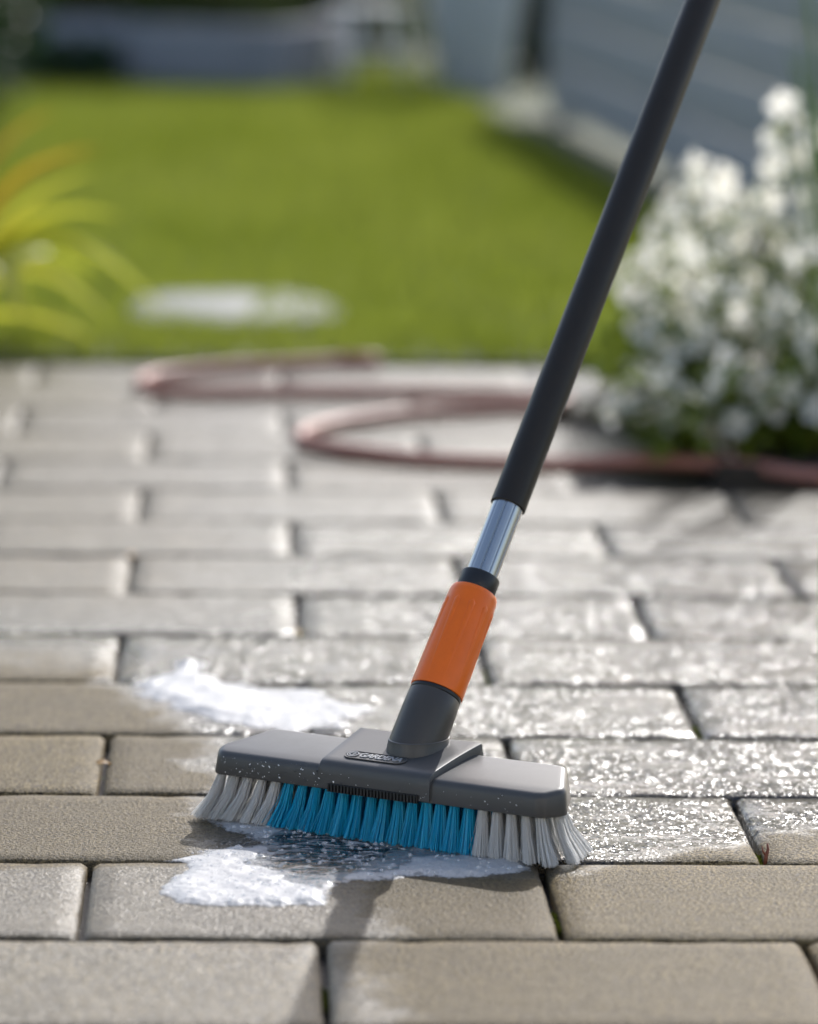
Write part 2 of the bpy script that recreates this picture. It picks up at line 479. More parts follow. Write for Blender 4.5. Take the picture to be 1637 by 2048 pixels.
def keep(x, y):
    k = (x < fence_x(y) - .13) & ~((x > .44) & (y < 3.05))
    e = ((x - slab_c[0]) / .13) ** 2 + ((y - slab_c[1]) / .17) ** 2
    return k & ((e > 1) | ((x > slab_c[0] + .03) & (np.sin(x * 90) * np.sin(y * 41) > -.1)))
g1 = grass(95000, -.75, .95, 2.89, 9.0, .02, .045, .0032, keep)
lawn = tag(link('lawn_grass', g1), 'short olive green lawn grass filling the garden behind the paving', 'grass', kind='stuff')
g2 = grass(60000, -5, -.75, 2.89, 10.0, .02, .045, .007)
tag(link('lawn_grass', g2, lawn), kind='stuff')

# pale stepping stone in the lawn
mb = MB(); n = 40; top = []; 
for k in range(n):
    a = 2 * math.pi * k / n
    rr = 1 + .10 * noise.noise(Vector((math.cos(a) * 1.3, math.sin(a) * 1.3, 4)))
    top.append((slab_c[0] + 0.145 * rr * math.copysign(abs(math.cos(a)) ** .7, math.cos(a)), slab_c[1] + 0.20 * rr * math.copysign(abs(math.sin(a)) ** .7, math.sin(a))))
mb.add([(x, y, .012) for x, y in top] + [(x, y, -.05) for x, y in top], [tuple(range(n))] + [(k, k + n, (k + 1) % n + n, (k + 1) % n) for k in range(n)])
tag(bevel(mb.build('stepping_stone', M['slab']), .004), 'pale grey stepping stone set in the grass behind the paving', 'stepping stone')

# ------------------------------------------------------------------ fence on the right
fence = thing('board_fence', 'low grey fence of horizontal boards beside the lawn', 'fence', (fence_x(7.3), 7.3, 0))
p0, p1 = Vector((fence_x(7.3), 7.3, 0)), Vector((fence_x(2.6), 2.6, 0))
dv = (p1 - p0); ln = dv.length; ang = math.atan2(dv.y, dv.x)
FM = Matrix.Rotation(ang, 4, 'Z')
for i in range(4):
    for sgm in range(3):
        mb = MB(); a = ln * sgm / 3 + .003; b = ln * (sgm + 1) / 3 - .003
        mb.box(a, b, -.012, .012, .03 + i * .105, .03 + i * .105 + .0975, FM)
        bevel(mb.build('board', M['fence'], fence), .003)
for k in range(4):
    mb = MB(); xx = min(ln * k / 3, ln - .05); mb.box(xx - .03, xx + .03, .013, .07, -.05, .46, FM)
    bevel(mb.build('post', M['fence'], fence), .004)
pts = [(fence_x(y) - .03, y) for y in (3.0, 7.3)]; pts2 = [(fence_x(y) - .13, y) for y in (7.3, 3.0)]
sheet('gravel_strip', pts + pts2, .002, M['gravel'], .04)

# ------------------------------------------------------------------ unseen house wall, added behind the camera to bounce warm light onto the broom
house = thing('bounce_facade', 'pale rendered house wall with a terrace door, unseen behind the viewer, added for bounce light', 'house', (0, -6.3, 0))
mb = MB(); mb.box(-6, -1.2, -.15, .15, -.06, 3.1); mb.box(1.2, 6, -.15, .15, -.06, 3.1); mb.box(-1.2, 1.2, -.15, .15, 2.2, 3.1); mb.build('wall', M['render'], house)
for xx in (-1.2, .02):
    mb = MB(); mb.box(xx, xx + 1.18, -.06, -.02, -.02, 2.2); dr_ = mb.build('door_leaf', M['glass'], house)
    mb = MB(); mb.box(xx, xx + .08, -.07, .01, -.02, 2.2); mb.box(xx + 1.10, xx + 1.18, -.07, .01, -.02, 2.2); mb.box(xx + .08, xx + 1.1, -.07, .01, 2.1, 2.2); mb.box(xx + .08, xx + 1.1, -.07, .01, -.02, .1); mb.build('door_frame', M['white_metal'], dr_)
mb = MB(); mb.box(-6.3, 6.3, -.6, .5, 3.1, 3.25); mb.build('eaves', M['white_metal'], house)
sheet('terrace', [(-6, -6.15), (6, -6.15), (6, -1.42), (-6, -1.42)], -.004, M['gravel'], .05)

# ------------------------------------------------------------------ leafy helpers
def leaf_cloud(n, pts_fn, size, mat, seed, name, parent, curl=.25):
    rr = np.random.default_rng(seed)
    P = pts_fn(rr, n); n = len(P)
    d = rr.normal(size=(n, 3)); d[:, 2] = d[:, 2] * .7 + .25; d /= np.linalg.norm(d, axis=1)[:, None]
    e = rr.normal(size=(n, 3)); e -= d * (e * d).sum(1)[:, None]; e /= np.linalg.norm(e, axis=1)[:, None]
    nn = np.cross(d, e)
    s = size * rr.uniform(.6, 1.3, n)[:, None]
    V = np.zeros((n, 5, 3))
    V[:, 0] = P; V[:, 1] = P + d * s * .5 + e * s * .28 + nn * s * curl * .4; V[:, 2] = P + d * s - nn * s * curl * .5
    V[:, 3] = P + d * s * .5 - e * s * .28 + nn * s * curl * .4; V[:, 4] = P + d * s * .5
    b = np.arange(n)[:, None] * 5
    F = np.concatenate([b + [[0, 1, 4]], b + [[1, 2, 4]], b + [[0, 4, 3]], b + [[4, 2, 3]]], 0)
    me = bpy.data.meshes.new(name)
    me.from_pydata(V.reshape(-1, 3).tolist(), [], F.tolist()); me.materials.append(mat)
    return link(name, me, parent)
def blob_pts(c, r, lumps, seed, shell=.55):
    rr0 = np.random.default_rng(seed)
    cs = [np.array(c) + np.array(r) * np.clip(rr0.normal(size=3) * .45, -.8, .8) for _ in range(lumps)]
    rs = [np.array(r) * rr0.uniform(.35, .62) for _ in range(lumps)]
    def fn(rr, n):
        out = []
        for i in range(n):
            k = rr.integers(lumps); v = rr.normal(size=3); v /= np.linalg.norm(v)
            q = cs[k] + rs[k] * v * rr.uniform(shell, 1.0)
            if q[2] > .005: out.append(q)
        return np.array(out)
    return fn
def shrub(name, label, c, r, n, size, mat, seed, group=None, lumps=12, cat='shrub'):
    t = thing(name, label, cat, (c[0], c[1], 0), 0, group)
    leaf_cloud(n, blob_pts((0, 0, c[2]), r, lumps, seed), size, mat, seed, 'crown', t)
    mb = MB()
    for k in range(5):
        a = k * 1.3; mb.tube([(0, 0, -.05), (math.cos(a) * r[0] * .25, math.sin(a) * r[1] * .25, c[2] * .7), (math.cos(a) * r[0] * .6, math.sin(a) * r[1] * .6, c[2] * 1.2)], [.018, .012, .005], 6)
    mb.build('trunk', M['bark'], t)
    return t

# background planting, from the left
shrub('columnar_evergreen', 'tall dark evergreen shrub at the left edge of the lawn', (-.72, 6.5, .62), (.24, .24, .75), 5200, .05, M['dark_leaf'], 3, lumps=26)
shrub('olive_shrub', 'olive yellow green shrub behind the left end of the raised bed', (-.42, 8.9, .34), (.42, .34, .34), 4200, .05, M['olive'], 4)
shrub('olive_shrub', 'low dark green shrub behind the middle of the raised bed', (.10, 9.6, .30), (.45, .35, .30), 3600, .05, M['hedge'], 5)
shrub('dark_shrub', 'dark green shrub between the pale blue pot and the fence', (.74, 9.0, .22), (.20, .3, .26), 2600, .045, M['dark_leaf'], 6)
shrub('pale_shrub', 'pale sage green shrub behind the white garden stool', (.30, 10.2, .32), (.3, .3, .32), 2600, .05, M['leaf'], 9)
shrub('low_shrub', 'low dark plant at the left foot of the raised bed', (-.50, 8.15, .06), (.16, .16, .08), 1400, .035, M['dark_leaf'], 12)
for i, (x0, lab) in enumerate(((-4.2, 'leftmost stretch of the far garden hedge'), (-2.1, 'far garden hedge behind the dark evergreen'), (0.0, 'far garden hedge behind the raised bed'), (2.1, 'rightmost stretch of the far garden hedge'))):
    t = thing('hedge', lab, 'hedge', (x0, 12, 0), 0, 'hedge along the end of the garden')
    def fn(rr, n, i=i):
        q = np.stack([rr.uniform(-1.05, 1.05, n), rr.uniform(-.35, .35, n), rr.uniform(0, .85, n)], 1)
        sh = rr.integers(0, 3, n)
        q[sh == 0, 1] = -.35 + rr.normal(size=(sh == 0).sum()) * .03
        q[sh == 1, 2] = .85 + rr.normal(size=(sh == 1).sum()) * .03
        return q
    leaf_cloud(4500, fn, .07, M['hedge'], 40 + i, 'crown', t)
    mb = MB()
    for k in range(6):
        xx = -1 + k * .38; mb.tube([(xx, 0, -.08), (xx + .03, .02, .4), (xx, 0, .75)], [.025, .02, .01], 6)
    mb.build('trunk', M['bark'], t)

# raised bed of dark stone slabs
bed = thing('raised_bed', 'dark slate grey raised garden bed at the far edge of the lawn', 'raised bed', (-.08, 8.32, 0), R(-24))
for nm, b in (('side_slab', (-.36, .20, -.24, -.20)), ('side_slab', (.20, .24, -.24, .24)), ('side_slab', (-.40, -.36, -.24, .24)), ('side_slab', (-.36, .20, .20, .24))):
    mb = MB(); mb.box(*b, -.03, .165); bevel(mb.build(nm, M['bed'], bed), .004)
mb = MB(); mb.box(-.355, .195, -.195, .195, -.03, .13); mb.build('soil_fill', M['soil'], bed)
shrub('bed_plant', 'low green plant growing in the raised bed', (-.12, 8.4, .17), (.22, .16, .07), 1500, .03, M['hedge'], 21, cat='plant')

# low white stool
st = thing('garden_stool', 'low white metal garden stool between raised bed and pale pot', 'stool', (.27, 8.25, 0), R(18))
for sx in (-1, 1):
    for sy in (-1, 1):
        mb = MB(); mb.tube([(sx * .085, sy * .085, -.01), (sx * .055, sy * .055, .20)], .009, 8); mb.build('leg', M['white_metal'], st, True)
for k in range(5):
    mb = MB(); mb.box(-.085, .085, -.085 + k * .0355, -.085 + k * .0355 + .029, .20, .214); bevel(mb.build('seat_slat', M['white_metal'], st), .002)
mb = MB(); mb.tube([(-.062, -.062, .1), (.062, -.062, .1), (.062, .062, .1), (-.062, .062, .1), (-.062, -.062, .1)], .006, 6); mb.build('stretcher', M['white_metal'], st, True)

# pale blue pot
pot = thing('flower_pot', 'tall pale blue tapered flower pot beyond the lawn', 'flower pot', (.525, 8.15, 0))
mb = MB(); mb.lathe([(0, 0), (.082, 0), (.086, .004), (.128, .29), (.138, .295), (.140, .325), (.130, .327), (.122, .30), (0, .29)], 40); sharp(mb.build('pot_body', M['pot'], pot), 40)
leaf_cloud(900, blob_pts((0, 0, .43), (.14, .14, .14), 7, 31), .05, M['leaf'], 31, 'foliage', pot)

# ------------------------------------------------------------------ strap-leaved plant, left
def strap_leaf(parent, pts, wid, mat, name='leaf', wmul=1.0):
    pts = [Vector(p) for p in pts]
    n = 14; P = []
    for i in range(n + 1):         # quadratic-ish bezier through 4 control points
        u = i / n
        P.append(pts[0] * (1 - u) ** 3 + pts[1] * 3 * u * (1 - u) ** 2 + pts[2] * 3 * u * u * (1 - u) + pts[3] * u ** 3)
    vs = []; fs = []
    for i, p in enumerate(P):
        tdir = (P[min(i + 1, n)] - P[max(i - 1, 0)]).normalized()
        sd_ = tdir.cross(Vector((0, 0, 1)))
        sd_ = sd_.normalized() if sd_.length > 1e-4 else Vector((1, 0, 0))
        nn = sd_.cross(tdir)
        ww = wid * wmul * (min(1, .45 + i / n * 2) * (1 - (i / n) ** 4) + .02)
        for k, q in ((-1, .22), (-.5, .05), (0, 0), (.5, .05), (1, .22)): vs.append(p + sd_ * ww / 2 * k + nn * ww * q)
        for k, q in ((-1, .20), (-.5, .02), (0, -.04), (.5, .02), (1, .20)): pass
    for i in range(n):
        for k in range(4): fs.append((i * 5 + k, i * 5 + k + 1, (i + 1) * 5 + k + 1, (i + 1) * 5 + k))
    mb = MB(); mb.add(vs, fs)
    return mb.build(name, mat, parent, True)
sp = thing('strap_leaf_plant', 'yellow green plant with long arching strap leaves at the left edge', 'plant', (-.42, 3.02, 0))
L = [  # control points relative to base, tip last
    ((.0, 0, 0), (.03, .0, .20), (.10, -.02, .24), (.19, -.03, .255), .026, 'strap_o'),
    ((.0, 0, 0), (.02, .02, .12), (.09, .0, .20), (.185, -.01, .225), .022, 'strap'),
    ((.0, 0, 0), (.03, .0, .14), (.12, .0, .19), (.215, .0, .165), .030, 'strap'),
    ((.0, 0, 0), (.05, -.02, .16), (.13, -.04, .19), (.275, -.05, .045), .034, 'strap'),
    ((.0, 0, 0), (.05, -.03, .10), (.10, -.05, .13), (.20, -.06, .04), .030, 'strap'),
    ((.0, 0, 0), (.04, -.03, .05), (.10, -.05, .05), (.19, -.06, .008), .026, 'strap'),
    ((.0, 0, 0), (.01, .03, .18), (.05, .04, .27), (.13, .03, .30), .022, 'strap_o'),
    ((.0, 0, 0), (.05, .06, .10), (.11, .10, .13), (.17, .14, .07), .028, 'strap'),
    ((.0, 0, 0), (-.05, -.03, .16), (-.13, -.05, .19), (-.26, -.08, .06), .032, 'strap'),
    ((.0, 0, 0), (-.03, .04, .2), (-.10, .08, .26), (-.2, .12, .18), .03, 'strap'),
    ((.0, 0, 0), (-.01, -.05, .18), (-.03, -.11, .22), (-.06, -.2, .08), .032, 'strap'),
    ((.0, 0, 0), (.02, -.06, .13), (.06, -.12, .16), (.10, -.19, .05), .028, 'strap'),
    ((.0, 0, 0), (.0, .06, .22), (-.02, .1, .33), (-.02, .16, .36), .026, 'strap'),
]
for a, b, c, d, wd, mt in L: strap_leaf(sp, (a, b, c, d), wd, M[mt], wmul=2.1)
mb = MB(); mb.lathe([(0, -.02), (.03, -.02), (.024, .03), (.0, .05)], 12); mb.build('crown_base', M['stem'], sp, True)

# ------------------------------------------------------------------ white flowering plants, right
def blossom_mesh():
    mb = MB()
    for k in range(5):
        a = 2 * math.pi * k / 5
        Mx = Matrix.Rotation(a, 4, 'Z')
        g = [(0.001, 0, 0), (.0055, -.0042, .002), (.0055, .0042, .002), (.0105, -.0055, .0028), (.0105, 0, .0040), (.0105, .0055, .0028), (.0145, -.003, .0012), (.0150, 0, .0022), (.0145, .003, .0012)]
        mb.add([Mx @ Vector(v) for v in g], [(0, 1, 2), (1, 3, 4), (1, 4, 2), (2, 4, 5), (3, 6, 7, 4), (4, 7, 8, 5)], 0)
    mb.lathe([(.0022, .0), (.0024, .003), (.001, .0045)], 6, mi=1)
    return mb.mesh('blossom', [M['petal'], M['centre']])
BM = blossom_mesh()
def flower_plant(x, y, h, lean, seed, label, f0=.35, nbl=26, spread=.04):
    rr = random.Random(seed)
    t = thing('flowering_plant', label, 'flower', (x, y, .01), 0, 'white flowering plants beside the paving')
    nst = 3
    fol = []
    for s_ in range(nst):
        a = rr.uniform(0, 6.28); sp_ = 0.012 if s_ == 0 else rr.uniform(.02, .05)
        hh = h if s_ == 0 else h * rr.uniform(.62, .92)
        P = [Vector((math.cos(a) * sp_ * u + lean * u * u * hh * .5, math.sin(a) * sp_ * u, hh * u)) for u in (0, .25, .5, .75, 1)]
        mb = MB(); mb.tube(P, [.003, .0028, .0024, .002, .0012], 6); mb.build('stem', M['stem'], t, True)
        def at(u):
            q = u * 4; i = min(3, int(q)); return P[i].lerp(P[i + 1], q - i)
        nb = int(nbl * (.5 if s_ == 0 else .26))
        for k in range(nb):
            f1 = min(.8, f0 + .08); u = f1 + (1 - f1) * (k + rr.random()) / nb
            th = k * 2.4 + rr.uniform(-.5, .5)
            rad = 1.25 * spread * (1.1 - .75 * (u - f0) / (1 - f0)) * rr.uniform(.4, 1.1)
            o = link('blossom', BM, t)
            dirv = Vector((math.cos(th), math.sin(th), rr.uniform(-.1, .7))).normalized()
            o.location = at(u) + Vector((math.cos(th) * rad, math.sin(th) * rad, rr.uniform(-.006, .012)))
            o.rotation_euler = dirv.to_track_quat('Z', 'Y').to_euler()
            o.scale = [rr.uniform(1.0, 1.5)] * 3
        for k in range(36):
            u = rr.uniform(.03, .95); q = at(u); th = rr.uniform(0, 6.28); fol.append((q, th, rr.uniform(.03, .08) * (1.1 - .5 * u)))
    mb = MB()
    for q, th, l in fol:
        d = Vector((math.cos(th), math.sin(th), rr.uniform(.2, .9))).normalized(); s2 = d.cross(Vector((0, 0, 1))).normalized() * l * .16
        mid = q + d * l * .5 + Vector((0, 0, .004)); tip = q + d * l - Vector((0, 0, l * .25))
        mb.add([q, mid - s2, mid + s2, tip], [(0, 1, 2), (1, 3, 2)])
    mb.build('foliage', M['leaf'], t)
    return t
FL = [
    (.395, 2.06, .085, -.25, 'shortest white flowers spilling over the paving corner behind the hose', .2, 14, .045),
    (.44, 2.32, .185, -.45, 'white flowers leaning left over the paving, nearest to the black pole', .5, 12, .034),
    (.478, 2.12, .17, -.15, 'white flowering stem rising behind the shortest blooms', .4, 14, .042),
    (.515, 2.32, .29, -.35, 'tall white flowering stem left of the tallest one', .45, 20, .040),
    (.585, 2.36, .345, -.15, 'tallest white flowering stem, topmost against the grey fence', .50, 24, .040),
    (.560, 2.10, .23, .05, 'dense white flowers in the middle of the group near the hose', .35, 18, .045),
    (.64, 2.22, .26, .05, 'white flowers at the far right among green stems', .5, 12, .04),
    (.60, 2.00, .12, .1, 'low sparse white flowers at the front right of the bed', .45, 7, .04),
    (.45, 2.22, .13, -.3, 'small white flowers low down between the leaning and the middle stems', .3, 12, .05),
    (.50, 2.45, .20, -.5, 'thin white flowering stem reaching towards the lawn', .5, 12, .05),
    (.585, 2.2, .17, .0, 'white flowers half hidden in green on the right', .35, 12, .055),
    (.635, 2.42, .31, .0, 'white flowering stem against the fence, right of the tallest', .5, 14, .05),
    (.49, 1.985, .10, .0, 'small white flowers low over the hose in the middle of the bed edge', .15, 16, .05),
    (.545, 1.97, .135, .15, 'low white flowers at the bed edge right of the middle', .2, 16, .055),
    (.43, 1.99, .06, -.3, 'tiny white flowers at the left corner of the bed edge', .1, 10, .045),
    (.53, 2.65, .255, -.25, 'white flowers at the back of the bed beside the lawn', .6, 14, .036),
]
for i, (x, y, h, le, lb, f0, nb, spd) in enumerate(FL): flower_plant(x, y, h, le, 100 + i, lb, f0, nb, spd)

def reed(x, y, h, seed, label, n=26):
    rr = random.Random(seed)
    t = thing('tall_green_plant', label, 'plant', (x, y, .01), 0, 'tall green plants at the right edge')
    for k in range(n):
        a = rr.uniform(0, 6.28); l = h * rr.uniform(.55, 1.1); q = rr.uniform(.01, .05); o = rr.uniform(.02, .10)
        strap_leaf(t, ((math.cos(a) * q * .4, math.sin(a) * q * .4, 0), (math.cos(a) * q, math.sin(a) * q, l * .4), (math.cos(a) * (q + o * .3), math.sin(a) * (q + o * .3), l * .8), (math.cos(a) * (q + o), math.sin(a) * (q + o), l)), rr.uniform(.006, .013), M['stem'])
reed(.615, 2.16, .62, 1, 'tall upright green stems at the right edge beside the white flowers', 12)
reed(.66, 2.5, .66, 2, 'tall green stems behind the far right white flowers', 10)
reed(.60, 2.02, .20, 3, 'short green leaves at the front right corner of the bed', 22)
shrub('low_bush', 'bright green leafy bush at the front of the flower bed behind the hose', (.58, 2.06, .025), (.13, .08, .045), 900, .03, M['leaf'], 53, cat='bush')
shrub('low_bush', 'yellow green leafy bush under the leaning white flowers', (.45, 2.42, .045), (.08, .22, .055), 1200, .03, M['leaf'], 51, cat='bush')
shrub('low_bush', 'dark green leafy bush under the white flowers on the right', (.68, 2.25, .06), (.12, .2, .08), 1200, .035, M['leaf'], 52, cat='bush')

# ------------------------------------------------------------------ hose
HP = [(0.95, 1.70), (0.74, 1.80), (0.555, 1.868), (0.4906, 1.9339), (0.3876, 1.9715), (0.3053, 1.9461), (0.2257, 1.9493), (0.1469, 1.9739), (0.0788, 2.0212), (0.0365, 2.0669), (0.0165, 2.111), (0.0275, 2.1808), (0.0741, 2.2626), (0.1622, 2.3371), (0.2503, 2.3671), (0.31, 2.395), (0.335, 2.45), (0.2877, 2.4922), (0.1694, 2.5091), (0.0209, 2.5136), (-0.0977, 2.5021), (-0.1573, 2.5252), (-0.1677, 2.5925), (-0.1418, 2.6637), (-0.0688, 2.7255), (0.0245, 2.7703), (0.0815, 2.80)]
def catmull(P, n=8):
    P = [Vector((*p, 0)) if len(p) == 2 else Vector(p) for p in P]; out = []
    for i in range(len(P) - 1):
        a, b, c, d = P[max(i - 1, 0)], P[i], P[i + 1], P[min(i + 2, len(P) - 1)]
        for k in range(n):
            u = k / n
            out.append(.5 * ((2 * b) + (c - a) * u + (2 * a - 5 * b + 4 * c - d) * u * u + (3 * b - a - 3 * c + d) * u ** 3))
    return out + [P[-1]]
hp = [p + Vector((0, 0, .0078 + .002 * abs(noise.noise(p * 4)))) for p in catmull(HP)]
mb = MB(); mb.tube(hp, .0078, 14)
ho = thing('garden_hose', 'reddish brown garden hose lying in loops on the wet paving', 'hose', (.0165, 2.111, 0))
o = mb.build('hose_tube', M['hose'], None, True); o.parent = ho; o.matrix_parent_inverse = Matrix.Translation(-ho.location)
mb = MB(); e = hp[-1]; mb.tube([e - Vector((.012, -.001, 0)), e + Vector((.03, 0, 0)), e + Vector((.045, 0, 0))], [.0105, .0105, .008], 12)
o = mb.build('end_coupling', M['hose'], None, True); o.parent = ho; o.matrix_parent_inverse = Matrix.Translation(-ho.location)

# ------------------------------------------------------------------ the broom
C0 = Vector((0.0398, 0.2483, 0)); av = Vector((0.85411, -0.52009, 0)); sv = Vector((0.52009, 0.85411, 0))
HB = .034
broom = thing('scrubbing_broom', 'scrubbing broom with grey head, white and blue bristles, orange sleeve and black pole', 'broom', C0, math.atan2(av.y, av.x))
# local frame of the broom: x along the head, y to the back, z up
def top_z(s): return .0495 + .0095 * (s / .062) ** .9
plan = [(-.1265, 0), (.1265, 0), (.138, .016), (.118, .062), (-.114, .062), (-.134, .013)]
def head_shell():
    bm = bmesh.new()
    def inset(k):  # top outline: pulled in a little, so that the ends slope
        out = []
        for x, y in plan:
            out.append((x * (1 - .045 * k), .031 + (y - .031) * (1 - .10 * k)))
        return out
    lo = [bm.verts.new((x, y, HB)) for x, y in plan]
    hi = [bm.verts.new((x, y, top_z(y))) for x, y in [(p[0] * .985, p[1] + (.0015 if p[1] < .03 else -.004)) for p in plan]]
    n = 6
    bm.faces.new(lo[::-1])
    bm.faces.new(hi)
    for k in range(n): bm.faces.new((lo[k], lo[(k + 1) % n], hi[(k + 1) % n], hi[k]))
    # dropped skirt lines at the end corners
    es = [e for e in bm.edges if abs(e.verts[0].co.z - e.verts[1].co.z) > .008]
    bmesh.ops.bevel(bm, geom=es, offset=.005, segments=4, affect='EDGES', profile=.5)
    es = [e for e in bm.edges if all(v.co.z > .045 for v in e.verts) and len(e.link_faces) == 2 and e.calc_face_angle(0) > .5]
    bmesh.ops.bevel(bm, geom=es, offset=.0042, segments=4, affect='EDGES', profile=.5)
    es = [e for e in bm.edges if all(abs(v.co.z - HB) < 1e-5 for v in e.verts)]
    bmesh.ops.bevel(bm, geom=es, offset=.0012, segments=2, affect='EDGES', profile=.5)
    me = bpy.data.meshes.new('head_shell'); bm.to_mesh(me); bm.free(); me.materials.append(M['head'])
    o = link('head_shell', me, broom)
    return sharp(o, 24)
head = head_shell()

# raised middle cover: a swept strip, wider at the back, slightly proud all over
def cover():
    ns, na = 16, 14
    def outline(y):     # half widths for depth y
        q = max(0, min(1, (y + .001) / .064))
        return -.043 - .004 * q + .0, .043 + .006 * q ** 2
    vs, fs = [], []
    prof = [(-.0016, HB + .0015), (-.0016, .044), (-.0012, .0500), (.0005, .0528), (.004, .0545)]
    for k in range(1, 12):
        y = .004 + (.0615 - .004) * k / 11
        prof.append((y, .0545 + .0105 * (y - .004) / .058))
    prof += [(.0630, .0635), (.0635, .060), (.0635, HB + .002)]
    for y, z in prof:
        l, r_ = outline(y)
        for i in range(na + 1):
            u = i / na; x = l + (r_ - l) * u
            e = min(u, 1 - u) * na
            dz = 0
            vs.append((x, y, z))
    P = len(prof)
    for j in range(P - 1):
        for i in range(na):
            b = j * (na + 1) + i
            fs.append((b, b + 1, b + na + 2, b + na + 1))
    # side walls down into the shell
    base = len(vs)
    for sidei in (0, na):
        st0 = len(vs)
        for j, (y, z) in enumerate(prof):
            x = vs[j * (na + 1) + sidei][0]
            vs.append((x, max(.004, min(.058, y)), max(HB + .002, z - .008) if y > .003 else HB + .002))
        for j in range(P - 1):
            a_, b_ = j * (na + 1) + sidei, (j + 1) * (na + 1) + sidei
            f = (a_, b_, st0 + j + 1, st0 + j)
            fs.append(f if sidei == 0 else f[::-1])
    mb = MB(); mb.add(vs, fs)
    o = mb.build('middle_cover', M['head'], broom)
    bm = bmesh.new(); bm.from_mesh(o.data); bmesh.ops.remove_doubles(bm, verts=bm.verts, dist=1e-6)
    es = [e for e in bm.edges if len(e.link_faces) == 2 and e.calc_face_angle(0) > 1.0 and all(v.co.z > .045 for v in e.verts)]
    bmesh.ops.bevel(bm, geom=es, offset=.0010, segments=2, affect='EDGES', profile=.5)
    bmesh.ops.recalc_face_normals(bm, faces=bm.faces)
    bm.to_mesh(o.data); bm.free()
    return sharp(o, 35)
cov = cover()

# badge with lettering on the sloping cover
bang = math.atan2(.0105, .058)
def pill(wd, ht, n=14):
    out = []
    for k in range(n): a = -math.pi / 2 + math.pi * k / (n - 1); out.append((wd / 2 - ht / 2 + math.cos(a) * ht / 2, math.sin(a) * ht / 2))
    for k in range(n): a = math.pi / 2 + math.pi * k / (n - 1); out.append((-wd / 2 + ht / 2 + math.cos(a) * ht / 2, math.sin(a) * ht / 2))
    return out
bc = Vector((-.0075, .0148, .0545 + .0105 * .0108 / .058 + .0004))
BMx = Matrix.Translation(bc) @ Matrix.Rotation(bang, 4, 'X')
mb = MB(); o1, o2 = pill(.0475, .0128), pill(.0458, .0112); n = len(o1)
mb.add([BMx @ Vector((x, y, .0000)) for x, y in o1] + [BMx @ Vector((x, y, .0006)) for x, y in o1] + [BMx @ Vector((x, y, .0006)) for x, y in o2] + [BMx @ Vector((x, y, .0001)) for x, y in o2],
       [(k, (k + 1) % n, n + (k + 1) % n, n + k) for k in range(n)] + [(n + k, n + (k + 1) % n, 2 * n + (k + 1) % n, 2 * n + k) for k in range(n)] + [(2 * n + k, 2 * n + (k + 1) % n, 3 * n + (k + 1) % n, 3 * n + k) for k in range(n)] + [tuple(3 * n + k for k in range(n))])
badge = mb.build('badge', M['head'], broom)
cu_ = bpy.data.curves.new('lettering', 'FONT'); cu_.body = 'GARDENA'; cu_.size = .0088; cu_.extrude = .00035; cu_.shear = .12; cu_.space_character = .98; cu_.offset = .00022
cu_.align_x = 'LEFT'; cu_.align_y = 'CENTER'
tmp = bpy.data.objects.new('tmp_text', cu_); col.objects.link(tmp)
dg = bpy.context.evaluated_depsgraph_get(); dg.update()
me = bpy.data.meshes.new_from_object(tmp.evaluated_get(dg))
bpy.data.objects.remove(tmp)
xs = [v.co.x for v in me.vertices]; ws = max(xs) - min(xs)
me.transform(BMx @ Matrix.Translation((-.0125, 0, .0004)) @ Matrix.Scale(.0325 / ws, 4, (1, 0, 0)))
me.materials.clear(); me.materials.append(M['letter'])
link('lettering', me, badge)
mb = MB()   # round emblem: ring with a broken petal curl inside
em = Vector((-.0178, 0, .0003))
for r0, r1, a0, a1 in ((.0036, .0043, 0, 2 * math.pi), (.0019, .0027, .7, 5.6)):
    k_n = 28; vs = []; fs = []
    for k in range(k_n + 1):
        a = a0 + (a1 - a0) * k / k_n
        for r_, z in ((r0, 0), (r0, .0006), (r1, .0006), (r1, 0)): vs.append(BMx @ (em + Vector((r_ * math.cos(a), r_ * math.sin(a), z))))
    for k in range(k_n):
        for q in range(3): fs.append((k * 4 + q, k * 4 + q + 1, (k + 1) * 4 + q + 1, (k + 1) * 4 + q))
    mb.add(vs, fs)
mb.box(.0, .0026, -.0005, .0004, 0, .0006, BMx @ Matrix.Translation(em))
mb.build('emblem', M['letter'], badge)

# ribbed scraper strip on the front lower edge
strip = MB(); strip.box(-.035, .035, -.0036, -.0012, HB - .0004, HB + .0052)
strip = bevel(strip.build('scraper_strip', M['comb'], broom), .0005)
rm = MB(); rm.box(-.0006, .0006, -.0050, -.0034, HB + .0000, HB + .0048); rme = rm.mesh('rib', M['comb'])
for k in range(27):
    o = link('rib', rme, strip); o.location = (-.0335 + k * .067 / 26, 0, 0)

# neck, sleeve and pole share one leaning axis
ax_base = Vector((0.06970, 0.28160, 0.06390)); ax_dir = Vector((0.34964, 0.48366, 0.80238)).normalized()
WL = broom.matrix_basis.copy(); WL = Matrix.Translation(C0) @ Matrix.Rotation(math.atan2(av.y, av.x), 4, 'Z')
inv = WL.inverted()
b0 = inv @ ax_base; d0 = (inv.to_3x3() @ ax_dir).normalized()
xa = Vector((1, 0, 0)); xa = (xa - d0 * xa.dot(d0)).normalized(); ya = d0.cross(xa)
AX = Matrix(((xa.x, ya.x, d0.x, b0.x), (xa.y, ya.y, d0.y, b0.y), (xa.z, ya.z, d0.z, b0.z), (0, 0, 0, 1)))
def on_axis(name, prof, mat, parent=broom, n=56, ang=30):
    mb = MB(); mb.lathe(prof, n)
    o = mb.build(name, mat, parent); o.matrix_local = AX if parent is broom else Matrix.Identity(4)
    return sharp(o, ang)
